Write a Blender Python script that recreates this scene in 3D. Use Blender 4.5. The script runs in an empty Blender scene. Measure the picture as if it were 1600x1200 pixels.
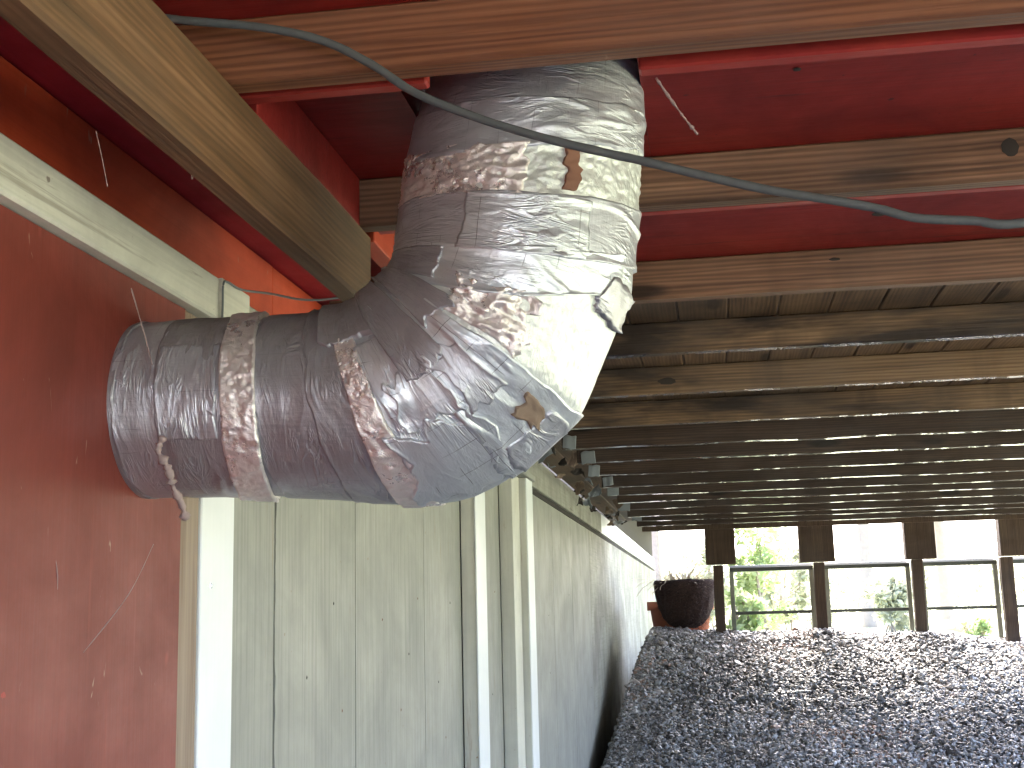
import bpy, bmesh, math, random
import numpy as np
from mathutils import Vector, Matrix

random.seed(7)
rng = np.random.default_rng(11)
S = bpy.context.scene
C = S.collection

# ------------------------------------------------------------------ camera
cam_d = bpy.data.cameras.new('camera')
cam = bpy.data.objects.new('camera', cam_d)
C.objects.link(cam)
cam_d.sensor_width = 36.0
cam_d.lens = 45.0
cam_d.clip_start = 0.05
cam_d.clip_end = 400.0
R3 = Matrix(((0.98751111, 0.05169954, 0.14882511),
             (0.15561830, -0.17263905, -0.97261437),
             (-0.02459069, 0.98362743, -0.17852838)))
cam.matrix_world = R3.to_4x4()          # the lens sits at the origin, ground is about 1.3 m below
S.camera = cam

# ------------------------------------------------------------------ light
SUN_EL, SUN_AZ = math.radians(50), math.radians(-8)      # azimuth from +y towards +x
w = bpy.data.worlds.new('World'); S.world = w; w.use_nodes = True
nt = w.node_tree
sky = nt.nodes.new('ShaderNodeTexSky'); sky.sky_type = 'NISHITA'; sky.sun_disc = False
sky.sun_elevation = SUN_EL; sky.sun_rotation = SUN_AZ
sky.air_density = .55; sky.dust_density = 4.0; sky.ozone_density = .6
nt.nodes['Background'].inputs[1].default_value = 0.15
nt.links.new(sky.outputs[0], nt.nodes['Background'].inputs[0])
sd = bpy.data.lights.new('sun', 'SUN'); sd.energy = 1.5; sd.angle = math.radians(24); sd.color = (1, .95, .88)
sun = bpy.data.objects.new('sun', sd); C.objects.link(sun)
d = Vector((math.sin(SUN_AZ) * math.cos(SUN_EL), math.cos(SUN_AZ) * math.cos(SUN_EL), math.sin(SUN_EL)))
sun.rotation_euler = d.to_track_quat('Z', 'Y').to_euler(); sun.location = d * 30
S.view_settings.view_transform = 'Standard'
S.view_settings.look = 'None'
S.view_settings.gamma = 1.0
S.view_settings.use_curve_mapping = False
S.view_settings.exposure = 4.1
S.cycles.max_bounces = 10
S.cycles.diffuse_bounces = 7

# ------------------------------------------------------------------ materials
def new_mat(name):
    m = bpy.data.materials.new(name); m.use_nodes = True
    return m, m.node_tree, m.node_tree.nodes['Principled BSDF']

class NB:
    """small node builder"""
    def __init__(s, nt): s.nt = nt
    def n(s, t, **k):
        o = s.nt.nodes.new(t)
        for a, v in k.items():
            if a.startswith('i_'):
                key = a[2:]
                key = int(key) if key.isdigit() else key.replace('_', ' ')
                o.inputs[key].default_value = v
            else: setattr(o, a, v)
        return o
    def l(s, a, b): s.nt.links.new(a, b)
    def ramp(s, fac, stops):
        r = s.n('ShaderNodeValToRGB'); e = r.color_ramp.elements
        while len(e) < len(stops): e.new(.5)
        for i, (p, c) in enumerate(stops):
            e[i].position = p; e[i].color = (c[0], c[1], c[2], 1) if not isinstance(c, (int, float)) else (c, c, c, 1)
        s.l(fac, r.inputs[0]); return r.outputs[0]
    def mix(s, fac, a, b, mode='MIX'):
        m = s.n('ShaderNodeMix', data_type='RGBA', blend_type=mode)
        for sock, v in ((m.inputs[0], fac), (m.inputs[6], a), (m.inputs[7], b)):
            if hasattr(v, 'is_output'): s.l(v, sock)
            elif isinstance(v, (int, float)): sock.default_value = v
            else: sock.default_value = (*v, 1)
        return m.outputs[2]
    def math(s, op, a, b=0.0, c=None):
        m = s.n('ShaderNodeMath', operation=op)
        for i, v in enumerate((a, b, c)):
            if v is None: continue
            if hasattr(v, 'is_output'): s.l(v, m.inputs[i])
            else: m.inputs[i].default_value = v
        return m.outputs[0]
    def noise(s, vec, scale, detail=4, rough=.55, dist=0.0):
        o = s.n('ShaderNodeTexNoise'); s.l(vec, o.inputs['Vector'])
        o.inputs['Scale'].default_value = scale; o.inputs['Detail'].default_value = detail
        o.inputs['Roughness'].default_value = rough; o.inputs['Distortion'].default_value = dist
        return o.outputs[0]
    def mapping(s, vec, scale=(1, 1, 1), loc=None):
        o = s.n('ShaderNodeMapping'); s.l(vec, o.inputs[0]); o.inputs['Scale'].default_value = scale
        if loc is not None: s.l(loc, o.inputs['Location'])
        return o.outputs[0]
    def bump(s, h, strength, dist, bsdf, prev=None):
        b = s.n('ShaderNodeBump'); b.inputs['Strength'].default_value = strength; b.inputs['Distance'].default_value = dist
        s.l(h, b.inputs['Height'])
        if prev is not None: s.l(prev, b.inputs['Normal'])
        s.l(b.outputs[0], bsdf.inputs['Normal']); return b.outputs[0]
    def objvec(s):
        t = s.n('ShaderNodeTexCoord'); oi = s.n('ShaderNodeObjectInfo')
        sc = s.n('ShaderNodeVectorMath', operation='SCALE'); cb = s.n('ShaderNodeCombineXYZ')
        for i in range(3): s.l(oi.outputs['Random'], cb.inputs[i])
        s.l(cb.outputs[0], sc.inputs[0]); sc.inputs['Scale'].default_value = 37.0
        ad = s.n('ShaderNodeVectorMath', operation='ADD'); s.l(t.outputs['Object'], ad.inputs[0]); s.l(sc.outputs[0], ad.inputs[1])
        return ad.outputs[0], oi.outputs['Random']
    def pos(s): return s.n('ShaderNodeNewGeometry').outputs['Position']

def wood(name, light, mid, dark, axis=0, rough=.6, stain=0.0, stain_col=(.02, .012, .008), knots=True, fine=1.0, bump=.5, rings=.2, wet=False):
    m, nt_, b = new_mat(name); N = NB(nt_)
    v, rnd = N.objvec()
    st = [18, 18, 18]; st[axis] = .9
    g = N.noise(N.mapping(v, st), 1.6, 6, .6, .6)
    st2 = [90, 90, 90]; st2[axis] = 2.5
    g2 = N.noise(N.mapping(v, st2), 1.6 * fine, 4, .6, .3)
    # growth rings: wave bands stretched along the board
    st3 = [1, 1, 1]; st3[axis] = .06
    wv = N.n('ShaderNodeTexWave', wave_type='RINGS', rings_direction='XYZ'[axis])
    w2 = rings
    N.l(N.mapping(v, st3), wv.inputs['Vector'])
    wv.inputs['Scale'].default_value = 40; wv.inputs['Distortion'].default_value = 7.0
    wv.inputs['Detail'].default_value = 3; wv.inputs['Detail Scale'].default_value = .8
    f = N.math('ADD', N.math('MULTIPLY', g, .85 - rings), N.math('MULTIPLY', wv.outputs[1], rings))
    f = N.math('ADD', f, N.math('MULTIPLY', g2, .3))
    col = N.ramp(f, [(.32, dark), (.55, mid), (.82, light)])
    if knots:
        kv = [9, 9, 9]; kv[axis] = 2.2
        vo = N.n('ShaderNodeTexVoronoi'); N.l(N.mapping(v, kv), vo.inputs['Vector']); vo.inputs['Scale'].default_value = .75
        k = N.ramp(vo.outputs['Distance'], [(.09, 1.0), (.15, 0.0)])
        col = N.mix(N.math('MULTIPLY', k, .85), col, tuple(c * .25 for c in dark))
    if stain > 0:
        p = N.pos()
        s1 = N.noise(N.mapping(p, (.9, 1.4, 5)), 1.0, 5, .62, .4)
        sm = N.ramp(s1, [(.47, 0.0), (.60, 1.0)])
        s2 = N.noise(N.mapping(p, (7, 1, 1)), 1.0, 3)
        sm2 = N.ramp(s2, [(.5, 0.0), (.72, .6)])
        col = N.mix(N.math('MULTIPLY', N.math('MAXIMUM', sm, sm2), stain), col, stain_col)
    dn = N.noise(N.pos(), 2.2, 5, .65)
    col = N.mix(N.ramp(dn, [(.45, 0.0), (.75, .35)]), col, tuple(.6 * c + .06 for c in mid))
    N.l(col, b.inputs['Base Color'])
    b.inputs['Roughness'].default_value = rough; b.inputs['Specular IOR Level'].default_value = .25
    if wet:      # undersides wet and slick, drying in patches
        gn = N.n('ShaderNodeSeparateXYZ'); N.l(N.n('ShaderNodeNewGeometry').outputs['True Normal'], gn.inputs[0])
        under = N.math('LESS_THAN', gn.outputs[2], -.5)
        wp = N.ramp(N.noise(N.mapping(N.pos(), (6, 3, 3)), 1.2, 5, .8), [(.49, 0.0), (.53, 1.0)])
        cw = N.math('MULTIPLY', under, wp); N.l(cw, b.inputs['Coat Weight']); b.inputs['Coat Roughness'].default_value = .12; b.inputs['Coat IOR'].default_value = 1.9
    N.bump(N.math('ADD', g2, N.math('MULTIPLY', wv.outputs[1], .4 * rings)), bump, .0025, b)
    return m

def paint(name, col, col2, rough=.5, axis=2, grain=.25, worn=None, worn_amt=.5, stains=None, mottled=.5, fleck=None):
    m, nt_, b = new_mat(name); N = NB(nt_)
    v, rnd = N.objvec(); p = N.pos()
    st = [60, 60, 60]; st[axis] = 1.6
    g = N.noise(N.mapping(v, st), 1.5, 5, .6, .2)
    n1 = N.noise(p, 3.0, 6, .65, .3)
    c = N.mix(N.ramp(n1, [(.35, 0.0), (.65, 1.0)]), col, col2)
    c = N.mix(N.math('MULTIPLY', N.ramp(g, [(.35, 1.0), (.55, 0.0)]), grain), c, tuple(x * .55 for x in col))
    if worn is not None:
        wn = N.noise(N.mapping(v, [x * .12 for x in st]), 2.5, 6, .7)
        c = N.mix(N.math('MULTIPLY', N.ramp(wn, [(.6, 0.0), (.68, 1.0)]), worn_amt), c, worn)
    if stains is not None:
        sv = [14, 14, 14]; sv[axis] = 1.2
        sn = N.noise(N.mapping(p, sv), 2.0, 5, .7)
        c = N.mix(N.math('MULTIPLY', N.ramp(sn, [(.62, 0.0), (.75, 1.0)]), .8), c, stains)
        sp = N.noise(p, 55, 2, .5)
        c = N.mix(N.ramp(sp, [(.73, 0.0), (.78, .8)]), c, stains)
    if fleck is not None:
        f1 = N.noise(N.mapping(p, (30, 30, 9)), 1.4, 3, .5, 1.0)
        c = N.mix(N.ramp(f1, [(.715, 0.0), (.75, .7)]), c, fleck)
        f2 = N.noise(N.mapping(p, (14, 14, 8)), 1.0, 2, .4)
        c = N.mix(N.ramp(f2, [(.72, 0.0), (.76, .35)]), c, tuple(min(1, x * 1.7) for x in col))
    N.l(c, b.inputs['Base Color'])
    b.inputs['Specular IOR Level'].default_value = .25
    r = N.ramp(n1, [(.3, rough - .1), (.7, rough + .12)]); N.l(r, b.inputs['Roughness'])
    N.bump(N.math('ADD', g, N.math('MULTIPLY', N.noise(p, 40, 4), .5)), mottled, .0012, b)
    return m

M_joist = wood('weathered_fir', (.25, .14, .082), (.145, .075, .042), (.055, .028, .016), 0, .55, .4)
M_joist_near = wood('warm_fir', (.26, .112, .055), (.165, .064, .03), (.08, .028, .014), 0, .5, .15, rings=.22)
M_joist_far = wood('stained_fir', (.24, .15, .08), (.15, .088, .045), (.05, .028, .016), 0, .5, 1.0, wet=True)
M_joist_dark = wood('dark_far_fir', (.075, .045, .028), (.042, .024, .015), (.02, .012, .008), 0, .5, .6, wet=True)
M_beam = wood('dusty_beam', (.25, .135, .068), (.135, .068, .03), (.06, .032, .015), 1, .65, .6, stain_col=(.07, .045, .025), knots=False, rings=.12)
M_board = wood('deck_board_wood', (.22, .13, .07), (.13, .074, .038), (.05, .026, .016), 1, .55, .6)
M_post = wood('dark_post', (.095, .06, .038), (.055, .033, .02), (.025, .015, .01), 2, .7, .3, knots=False)
M_edge = wood('raw_edge', (.36, .28, .21), (.27, .20, .145), (.15, .09, .06), 2, .7, 0, knots=False, rings=.05)
M_red = paint('red_ceiling_paint', (.25, .018, .013), (.14, .010, .010), .5, 0, .45, stains=(.035, .01, .01))
M_red_edge = paint('red_batten_paint', (.36, .045, .03), (.26, .02, .02), .45, 0, .3)
M_redwall = paint('red_wall_paint', (.215, .043, .030), (.150, .031, .021), .5, 2, .18, worn=(.33, .075, .05), worn_amt=.35, fleck=(.38, .28, .2))
M_redrim = paint('red_rim_paint', (.46, .068, .024), (.30, .036, .014), .5, 1, .3, fleck=(.3, .2, .14))
M_crimson = paint('crimson_paint', (.36, .022, .03), (.25, .014, .022), .5, 1, .3)
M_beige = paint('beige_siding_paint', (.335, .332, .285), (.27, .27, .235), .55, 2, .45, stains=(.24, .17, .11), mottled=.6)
M_casing = paint('lightened_casing_paint', (.62, .61, .52), (.52, .51, .44), .5, 2, .2, stains=(.3, .2, .12))  # wall beige lightened in colour to make up for light missing there
M_beige_d = paint('old_and_shaded_beige_paint', (.33, .33, .27), (.21, .195, .165), .6, 1, .4, stains=(.09, .07, .055), mottled=.7)
M_white = paint('white_trim_paint', (.80, .81, .80), (.74, .76, .75), .42, 2, .04)
M_trim = paint('pale_trim_paint', (.66, .64, .54), (.46, .44, .37), .55, 1, .35, worn=(.20, .16, .12), worn_amt=.6, stains=(.18, .13, .1))
M_rail = paint('dark_rail', (.07, .075, .06), (.045, .05, .04), .35, 0, .3)
M_stile = paint('pale_stile', (.22, .23, .18), (.15, .16, .12), .5, 2, .3)

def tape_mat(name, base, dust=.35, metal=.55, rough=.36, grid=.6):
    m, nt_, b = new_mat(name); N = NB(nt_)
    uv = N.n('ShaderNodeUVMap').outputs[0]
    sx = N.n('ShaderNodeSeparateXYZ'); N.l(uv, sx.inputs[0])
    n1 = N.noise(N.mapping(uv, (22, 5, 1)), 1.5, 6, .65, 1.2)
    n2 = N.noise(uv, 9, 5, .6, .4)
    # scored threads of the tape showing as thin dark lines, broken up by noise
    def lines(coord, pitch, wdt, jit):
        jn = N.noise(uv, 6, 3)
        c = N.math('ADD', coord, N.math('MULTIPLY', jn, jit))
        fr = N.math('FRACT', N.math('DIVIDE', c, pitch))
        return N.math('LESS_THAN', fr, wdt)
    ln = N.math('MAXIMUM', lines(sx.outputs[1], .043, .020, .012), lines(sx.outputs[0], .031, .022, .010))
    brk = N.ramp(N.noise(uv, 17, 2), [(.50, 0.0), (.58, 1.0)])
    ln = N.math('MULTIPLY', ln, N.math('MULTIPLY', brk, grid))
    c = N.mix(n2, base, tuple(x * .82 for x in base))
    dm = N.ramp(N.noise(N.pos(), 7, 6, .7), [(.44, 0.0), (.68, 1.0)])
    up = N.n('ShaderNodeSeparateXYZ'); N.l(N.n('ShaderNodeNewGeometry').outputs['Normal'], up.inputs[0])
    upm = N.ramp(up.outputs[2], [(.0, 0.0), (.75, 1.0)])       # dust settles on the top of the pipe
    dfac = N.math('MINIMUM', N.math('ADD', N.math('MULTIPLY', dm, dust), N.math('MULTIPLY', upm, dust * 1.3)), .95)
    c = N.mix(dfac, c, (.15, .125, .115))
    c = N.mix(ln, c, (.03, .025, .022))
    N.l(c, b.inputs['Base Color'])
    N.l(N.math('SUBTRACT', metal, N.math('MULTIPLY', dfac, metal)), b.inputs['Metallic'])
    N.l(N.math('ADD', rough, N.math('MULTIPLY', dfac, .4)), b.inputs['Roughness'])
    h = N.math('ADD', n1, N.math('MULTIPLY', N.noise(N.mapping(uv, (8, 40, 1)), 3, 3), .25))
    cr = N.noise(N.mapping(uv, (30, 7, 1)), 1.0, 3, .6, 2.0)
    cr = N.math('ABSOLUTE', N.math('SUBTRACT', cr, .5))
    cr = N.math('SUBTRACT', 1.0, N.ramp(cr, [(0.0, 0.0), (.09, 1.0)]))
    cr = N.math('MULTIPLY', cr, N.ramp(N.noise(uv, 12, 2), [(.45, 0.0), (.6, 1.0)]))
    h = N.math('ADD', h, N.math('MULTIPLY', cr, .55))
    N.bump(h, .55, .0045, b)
    return m

def foil_mat(name, base, metal=.95, rough=.25, crinkle=1.0, scale=70, dust=.2):
    m, nt_, b = new_mat(name); N = NB(nt_)
    uv = N.n('ShaderNodeUVMap').outputs[0]
    vo = N.n('ShaderNodeTexVoronoi', feature='SMOOTH_F1'); N.l(N.mapping(uv, (1, 1, 1)), vo.inputs['Vector']); vo.inputs['Scale'].default_value = scale
    n1 = N.noise(uv, scale * .5, 5, .7, 1.5)
    dm = N.math('MULTIPLY', N.ramp(N.noise(N.pos(), 9, 6, .7), [(.42, 0.0), (.65, 1.0)]), dust)
    c = N.mix(dm, base, (.26, .16, .11))
    N.l(c, b.inputs['Base Color'])
    N.l(N.math('SUBTRACT', metal, dm), b.inputs['Metallic'])
    N.l(N.math('ADD', rough, N.math('MULTIPLY', dm, .5)), b.inputs['Roughness'])
    N.bump(N.math('ADD', vo.outputs[0], n1), .8, .0045 * crinkle, b)
    return m

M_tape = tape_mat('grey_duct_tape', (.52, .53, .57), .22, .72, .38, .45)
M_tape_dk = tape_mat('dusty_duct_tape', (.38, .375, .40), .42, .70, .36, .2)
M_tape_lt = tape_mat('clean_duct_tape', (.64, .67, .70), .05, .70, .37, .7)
M_foil = foil_mat('crinkled_foil', (.80, .75, .72), .72, .26, .8, 95, .3)
M_foil_cream = foil_mat('foil_facing', (.60, .62, .59), .45, .36, .45, 120, .08)

def plain(name, col, rough=.6, metal=0.0, noise_amt=.4, scale=20):
    m, nt_, b = new_mat(name); N = NB(nt_)
    v, r = N.objvec()
    n = N.noise(v, scale, 5, .65)
    N.l(N.mix(N.math('MULTIPLY', n, noise_amt), col, tuple(c * .35 for c in col)), b.inputs['Base Color'])
    b.inputs['Roughness'].default_value = rough; b.inputs['Metallic'].default_value = metal
    N.bump(n, .3, .002, b)
    return m

M_cable = plain('dusty_cable_rubber', (.095, .105, .105), .7, 0, .6, 60)
M_wire = plain('dull_wire', (.18, .2, .2), .4, .3)
M_web = plain('dusty_cobweb', (.36, .27, .25), .95)
M_rust = plain('rusty_strap', (.22, .10, .06), .8)
M_paper = plain('torn_brown_paper', (.22, .155, .11), .85)
M_pink = plain('pinkish_stone', (.55, .36, .34), .8)
M_scrap = plain('weathered_scrap', (.25, .27, .29), .6, .2)
M_terra = plain('terracotta', (.42, .12, .05), .7, 0, .25)
M_bark = plain('bark', (.42, .34, .28), .9, 0, .6, 12)
M_dry = plain('dry_stems', (.62, .50, .36), .8)
M_nail = plain('nail_steel', (.75, .75, .75), .2, .9, .1)
M_dirt = plain('dark_gap', (.03, .022, .017), .9)

def coir_mat():
    m, nt_, b = new_mat('dark_coir'); N = NB(nt_)
    v, r = N.objvec()
    n = N.noise(N.mapping(v, (1, 1, 2.5)), 38, 5, .8, 1.2)
    N.l(N.ramp(n, [(.35, (.015, .008, .006)), (.6, (.07, .035, .028)), (.8, (.15, .08, .06))]), b.inputs['Base Color'])
    b.inputs['Roughness'].default_value = .95
    N.bump(n, 1.0, .02, b); return m
M_coir = coir_mat()

def leaf_mat(name, c1, c2):
    m, nt_, b = new_mat(name); N = NB(nt_)
    at = N.n('ShaderNodeAttribute', attribute_name='tint')
    N.l(N.mix(at.outputs['Fac'], c1, c2), b.inputs['Base Color']); b.inputs['Roughness'].default_value = .45
    tr = N.n('ShaderNodeBsdfTranslucent'); N.l(N.mix(at.outputs['Fac'], c1, c2), tr.inputs[0])
    mx = N.n('ShaderNodeMixShader'); mx.inputs[0].default_value = .5
    out = nt_.nodes['Material Output']; N.l(b.outputs[0], mx.inputs[1]); N.l(tr.outputs[0], mx.inputs[2]); N.l(mx.outputs[0], out.inputs[0])
    return m
M_leaf = leaf_mat('bright_leaf', (.32, .42, .18), (.55, .60, .36))
M_leaf_d = leaf_mat('deep_leaf', (.12, .18, .08), (.26, .32, .16))
M_leaf_p = leaf_mat('pale_leaf', (.36, .38, .26), (.55, .54, .42))
M_grassb = leaf_mat('grass_blade', (.12, .18, .04), (.30, .32, .12))

def stone_mat():
    m, nt_, b = new_mat('gravel_stone'); N = NB(nt_)
    at = N.n('ShaderNodeAttribute', attribute_name='tint')
    c = N.ramp(at.outputs['Fac'], [(0, (.07, .06, .052)), (.3, (.21, .20, .19)), (.55, (.50, .50, .50)), (.76, (.30, .235, .18)), (.9, (.85, .85, .87)), (1, (.38, .22, .15))])
    n = N.noise(N.pos(), 90, 3)
    N.l(N.mix(N.math('MULTIPLY', n, .5), c, (.12, .11, .105)), b.inputs['Base Color'])
    b.inputs['Roughness'].default_value = .42
    return m
M_stone = stone_mat()

def ground_mat(name, a, bcol, scale, rough=.9, bump=.02):
    m, nt_, b = new_mat(name); N = NB(nt_)
    n = N.noise(N.pos(), scale, 8, .7); n2 = N.noise(N.pos(), scale * .07, 4)
    N.l(N.mix(N.math('MULTIPLY', N.math('ADD', n, n2), .5), a, bcol), b.inputs['Base Color'])
    b.inputs['Roughness'].default_value = rough; N.bump(n, .6, bump, b); return m
M_dirtg = ground_mat('gravel_bed_soil', (.10, .09, .08), (.27, .265, .27), 45)
M_lawn = ground_mat('lawn_ground', (.25, .29, .17), (.42, .45, .31), 6)
M_bounce_ground = ground_mat('pale_bounce_ground', (.42, .41, .38), (.55, .54, .51), 6)

# ------------------------------------------------------------------ mesh helpers
def props(o, label=None, cat=None, group=None, kind=None):
    if label: o['label'] = label
    if cat: o['category'] = cat
    if group: o['group'] = group
    if kind: o['kind'] = kind
    return o

def thing(name, loc, label, cat, group=None):
    o = bpy.data.objects.new(name, None); C.objects.link(o); o.location = loc
    o.empty_display_size = .1
    return props(o, label, cat, group)

def link(name, me, mat, parent=None, loc=(0, 0, 0)):
    """loc is in world space; parents here are only translated"""
    o = bpy.data.objects.new(name, me); C.objects.link(o)
    if mat is not None and not me.materials: me.materials.append(mat)
    if parent is not None:
        o.parent = parent
        p = Vector((0, 0, 0)); q = parent
        while q is not None: p += Vector(q.location); q = q.parent
        o.location = Vector(loc) - p
    else: o.location = loc
    return o

def box(name, mat, x0, x1, y0, y1, z0, z1, parent=None, bev=.003, warp=0.0, label=None, cuts=0, ax=0):
    bm = bmesh.new(); bmesh.ops.create_cube(bm, size=1)
    sx, sy, sz = x1 - x0, y1 - y0, z1 - z0
    for v in bm.verts: v.co = Vector((v.co.x * sx, v.co.y * sy, v.co.z * sz))
    if cuts:
        es = [e for e in bm.edges if abs((e.verts[0].co - e.verts[1].co)[ax]) > .5 * (sx, sy, sz)[ax]]
        bmesh.ops.subdivide_edges(bm, edges=es, cuts=cuts)
        ph = random.random() * 50
        cache = {}
        for v in bm.verts:
            k = round(v.co[ax], 4)
            if k not in cache: cache[k] = [random.uniform(-1, 1) * warp for _ in range(3)]
            for a in range(3):
                if a != ax: v.co[a] += cache[k][a]
    if bev > 0:
        bmesh.ops.bevel(bm, geom=bm.edges[:], offset=min(bev, .3 * min(sx, sy, sz)), segments=1, affect='EDGES')
    me = bpy.data.meshes.new(name); bm.to_mesh(me); bm.free()
    o = link(name, me, mat, parent, ((x0 + x1) / 2, (y0 + y1) / 2, (z0 + z1) / 2))
    if label: o['label'] = label
    return o

def mesh_np(name, V, F, mat, parent=None, loc=(0, 0, 0), smooth=True, uv=None, tint=None):
    """V (n,3), F (m,k) all faces with k corners"""
    me = bpy.data.meshes.new(name)
    V = np.asarray(V, np.float32); F = np.asarray(F, np.int32); k = F.shape[1]
    me.vertices.add(len(V)); me.vertices.foreach_set('co', V.ravel())
    me.loops.add(F.size); me.loops.foreach_set('vertex_index', F.ravel())
    me.polygons.add(len(F)); me.polygons.foreach_set('loop_start', np.arange(0, F.size, k, dtype=np.int32))
    try: me.polygons.foreach_set('loop_total', np.full(len(F), k, np.int32))
    except Exception: pass
    me.polygons.foreach_set('use_smooth', np.full(len(F), smooth, bool))
    if uv is not None:
        l = me.uv_layers.new(name='UVMap'); l.data.foreach_set('uv', np.asarray(uv, np.float32)[F.ravel()].ravel())
    if tint is not None:
        a = me.attributes.new('tint', 'FLOAT', 'POINT'); a.data.foreach_set('value', np.asarray(tint, np.float32))
    me.update(calc_edges=True); me.validate()
    return link(name, me, mat, parent, loc)

def tube(name, pts, r, mat, parent=None, seg=8, closed_ends=True, res=6, jitter=0.0):
    P = [Vector(p) for p in pts]
    # catmull-rom resample
    Q = []
    for i in range(len(P) - 1):
        p0 = P[max(i - 1, 0)]; p1 = P[i]; p2 = P[i + 1]; p3 = P[min(i + 2, len(P) - 1)]
        for k in range(res):
            t = k / res
            Q.append(.5 * ((2 * p1) + (p2 - p0) * t + (2 * p0 - 5 * p1 + 4 * p2 - p3) * t * t + (3 * p1 - p0 - 3 * p2 + p3) * t ** 3))
    Q.append(P[-1])
    rr = r if callable(r) else (lambda t: r)
    V = []; F = []
    up = Vector((0, .3, 1)).normalized()
    for i, q in enumerate(Q):
        t = (Q[min(i + 1, len(Q) - 1)] - Q[max(i - 1, 0)]).normalized()
        a = t.cross(up)
        if a.length < .05: a = t.cross(Vector((1, 0, 0)))
        a.normalize(); b = t.cross(a)
        ra = rr(i / (len(Q) - 1)) * (1 + random.uniform(-jitter, jitter))
        for k in range(seg):
            an = 2 * math.pi * k / seg
            V.append(q + a * math.cos(an) * ra + b * math.sin(an) * ra)
    n = len(Q)
    for i in range(n - 1):
        for k in range(seg):
            F.append((i * seg + k, i * seg + (k + 1) % seg, (i + 1) * seg + (k + 1) % seg, (i + 1) * seg + k))
    me = bpy.data.meshes.new(name)
    if closed_ends: F += [tuple(range(seg))[::-1], tuple((n - 1) * seg + k for k in range(seg))]
    o = V[0].copy()
    me.from_pydata([tuple(v - o) for v in V], [], F)
    for p in me.polygons: p.use_smooth = True
    return link(name, me, mat, parent, o)

# numpy gradient-ish value noise
def _hash(ix, iy, iz):
    h = (ix * 374761393 + iy * 668265263 + iz * 2147483647 * 3 + 1274126177) & 0xffffffff
    h = ((h ^ (h >> 13)) * 1274126177) & 0xffffffff
    h = h ^ (h >> 16)
    return (h & 0xffff) / 65535.0 * 2 - 1
def vnoise(x, y, z=0.0):
    x, y, z = np.broadcast_arrays(np.asarray(x, float), np.asarray(y, float), np.asarray(z, float))
    ix, iy, iz = [np.floor(a).astype(np.int64) for a in (x, y, z)]
    fx, fy, fz = x - ix, y - iy, z - iz
    sm = lambda t: t * t * t * (t * (t * 6 - 15) + 10)
    fx, fy, fz = sm(fx), sm(fy), sm(fz)
    r = 0
    for dx in (0, 1):
        for dy in (0, 1):
            for dz in (0, 1):
                r = r + _hash(ix + dx, iy + dy, iz + dz) * (fx if dx else 1 - fx) * (fy if dy else 1 - fy) * (fz if dz else 1 - fz)
    return r
def fbm(x, y, z=0.0, o=4):
    r = 0; a = 1; t = 0
    for i in range(o):
        r = r + a * vnoise(x * 2 ** i + 13.7 * i, y * 2 ** i + 5.1 * i, z + 3.3 * i); t += a; a *= .5
    return r / t

# ================================================================== THE GROUND
def ground_z(x, y):
    top = np.interp(y, [-8, 1.0, 6.5, 8.5, 10.0, 10.6, 11.0, 11.35, 12.6, 16, 40, 90, 200], [-1.30, -1.30, -1.25, -1.035, -.62, -.40, -.265, -.215, -.42, -.46, -.55, -.3, 1.5])
    crest = np.clip((y - 9.5) / 1.5, 0, 1) * np.clip((13.5 - y) / 2, 0, 1)
    top = top + crest * (.06 - .05 * np.clip(x, -.5, 4))
    for px in (.86, 1.67):                         # gravel heaped against the posts
        top = top + .055 * np.exp(-((x - px) ** 2) / .05 - ((y - 11.0) ** 2) / .12)
    tr = np.interp(y, [-8, 6.5, 8.5, 10.2, 13.2, 17.8, 22], [-1.31, -1.26, -1.13, -1.23, -.83, -.42, -.44])
    sh = np.interp(y, [8, 8.5, 10, 11, 12], [-.80, -.795, -.725, -.59, -.56])
    t = np.clip((x - sh - .03) / -.13, 0, 1); t = t * t * (3 - 2 * t)
    low = np.minimum(tr, top)
    near = np.clip((20 - y) / 3, 0, 1)
    z = top * (1 - t * near) + low * t * near
    # right side rises to the yard level
    return z

def gravel_lump(x, y): return .045 * fbm(x * 2.0, y * 1.6, 1.7, 4)

def grid_mesh(name, xs, ys, zf, mat, kind):
    X, Yy = np.meshgrid(xs, ys); Z = zf(X, Yy)
    V = np.stack([X, Yy, Z], -1).reshape(-1, 3); nx, ny = len(xs), len(ys)
    i = np.arange(ny - 1)[:, None] * nx + np.arange(nx - 1)[None]
    F = np.stack([i, i + 1, i + nx + 1, i + nx], -1).reshape(-1, 4)
    o = mesh_np(name, V, F, mat); o['kind'] = kind; return o

xs = np.unique(np.concatenate([np.linspace(-1.0, 5.5, 150), np.linspace(5.6, 150, 30), np.linspace(-150, -1.0, 20)]))
ys = np.unique(np.concatenate([np.linspace(-40, 3, 15), np.linspace(3, 14, 150), np.linspace(14, 260, 60)]))
grid_mesh('ground', xs, ys, lambda x, y: ground_z(x, y) + gravel_lump(x, y) - .012 + np.where((x > 4.7) | (y < 1) | (y > 12.4), -.02, 0), M_dirtg, 'structure')
def lawn_z(x, y): return ground_z(x, y) + .03 + .02 * fbm(x * .5, y * .5)
grid_mesh('lawn', np.concatenate([np.linspace(-.6, 6, 25), np.linspace(7, 120, 30)]), np.concatenate([np.linspace(12.3, 30, 40), np.linspace(32, 200, 30)]), lawn_z, M_lawn, 'structure')
grid_mesh('lawn', np.linspace(4.1, 70, 30), np.linspace(-30, 12.3, 40), lambda x, y: ground_z(x, y) + .02, M_lawn, 'structure')
grid_mesh('bounce_ground', np.linspace(-12, 3.6, 20), np.linspace(-38, -1.9, 20), lambda x, y: ground_z(x, y) + .015, M_bounce_ground, 'structure')  # unseen pale ground behind the camera, added to bounce neutral light inside

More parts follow.
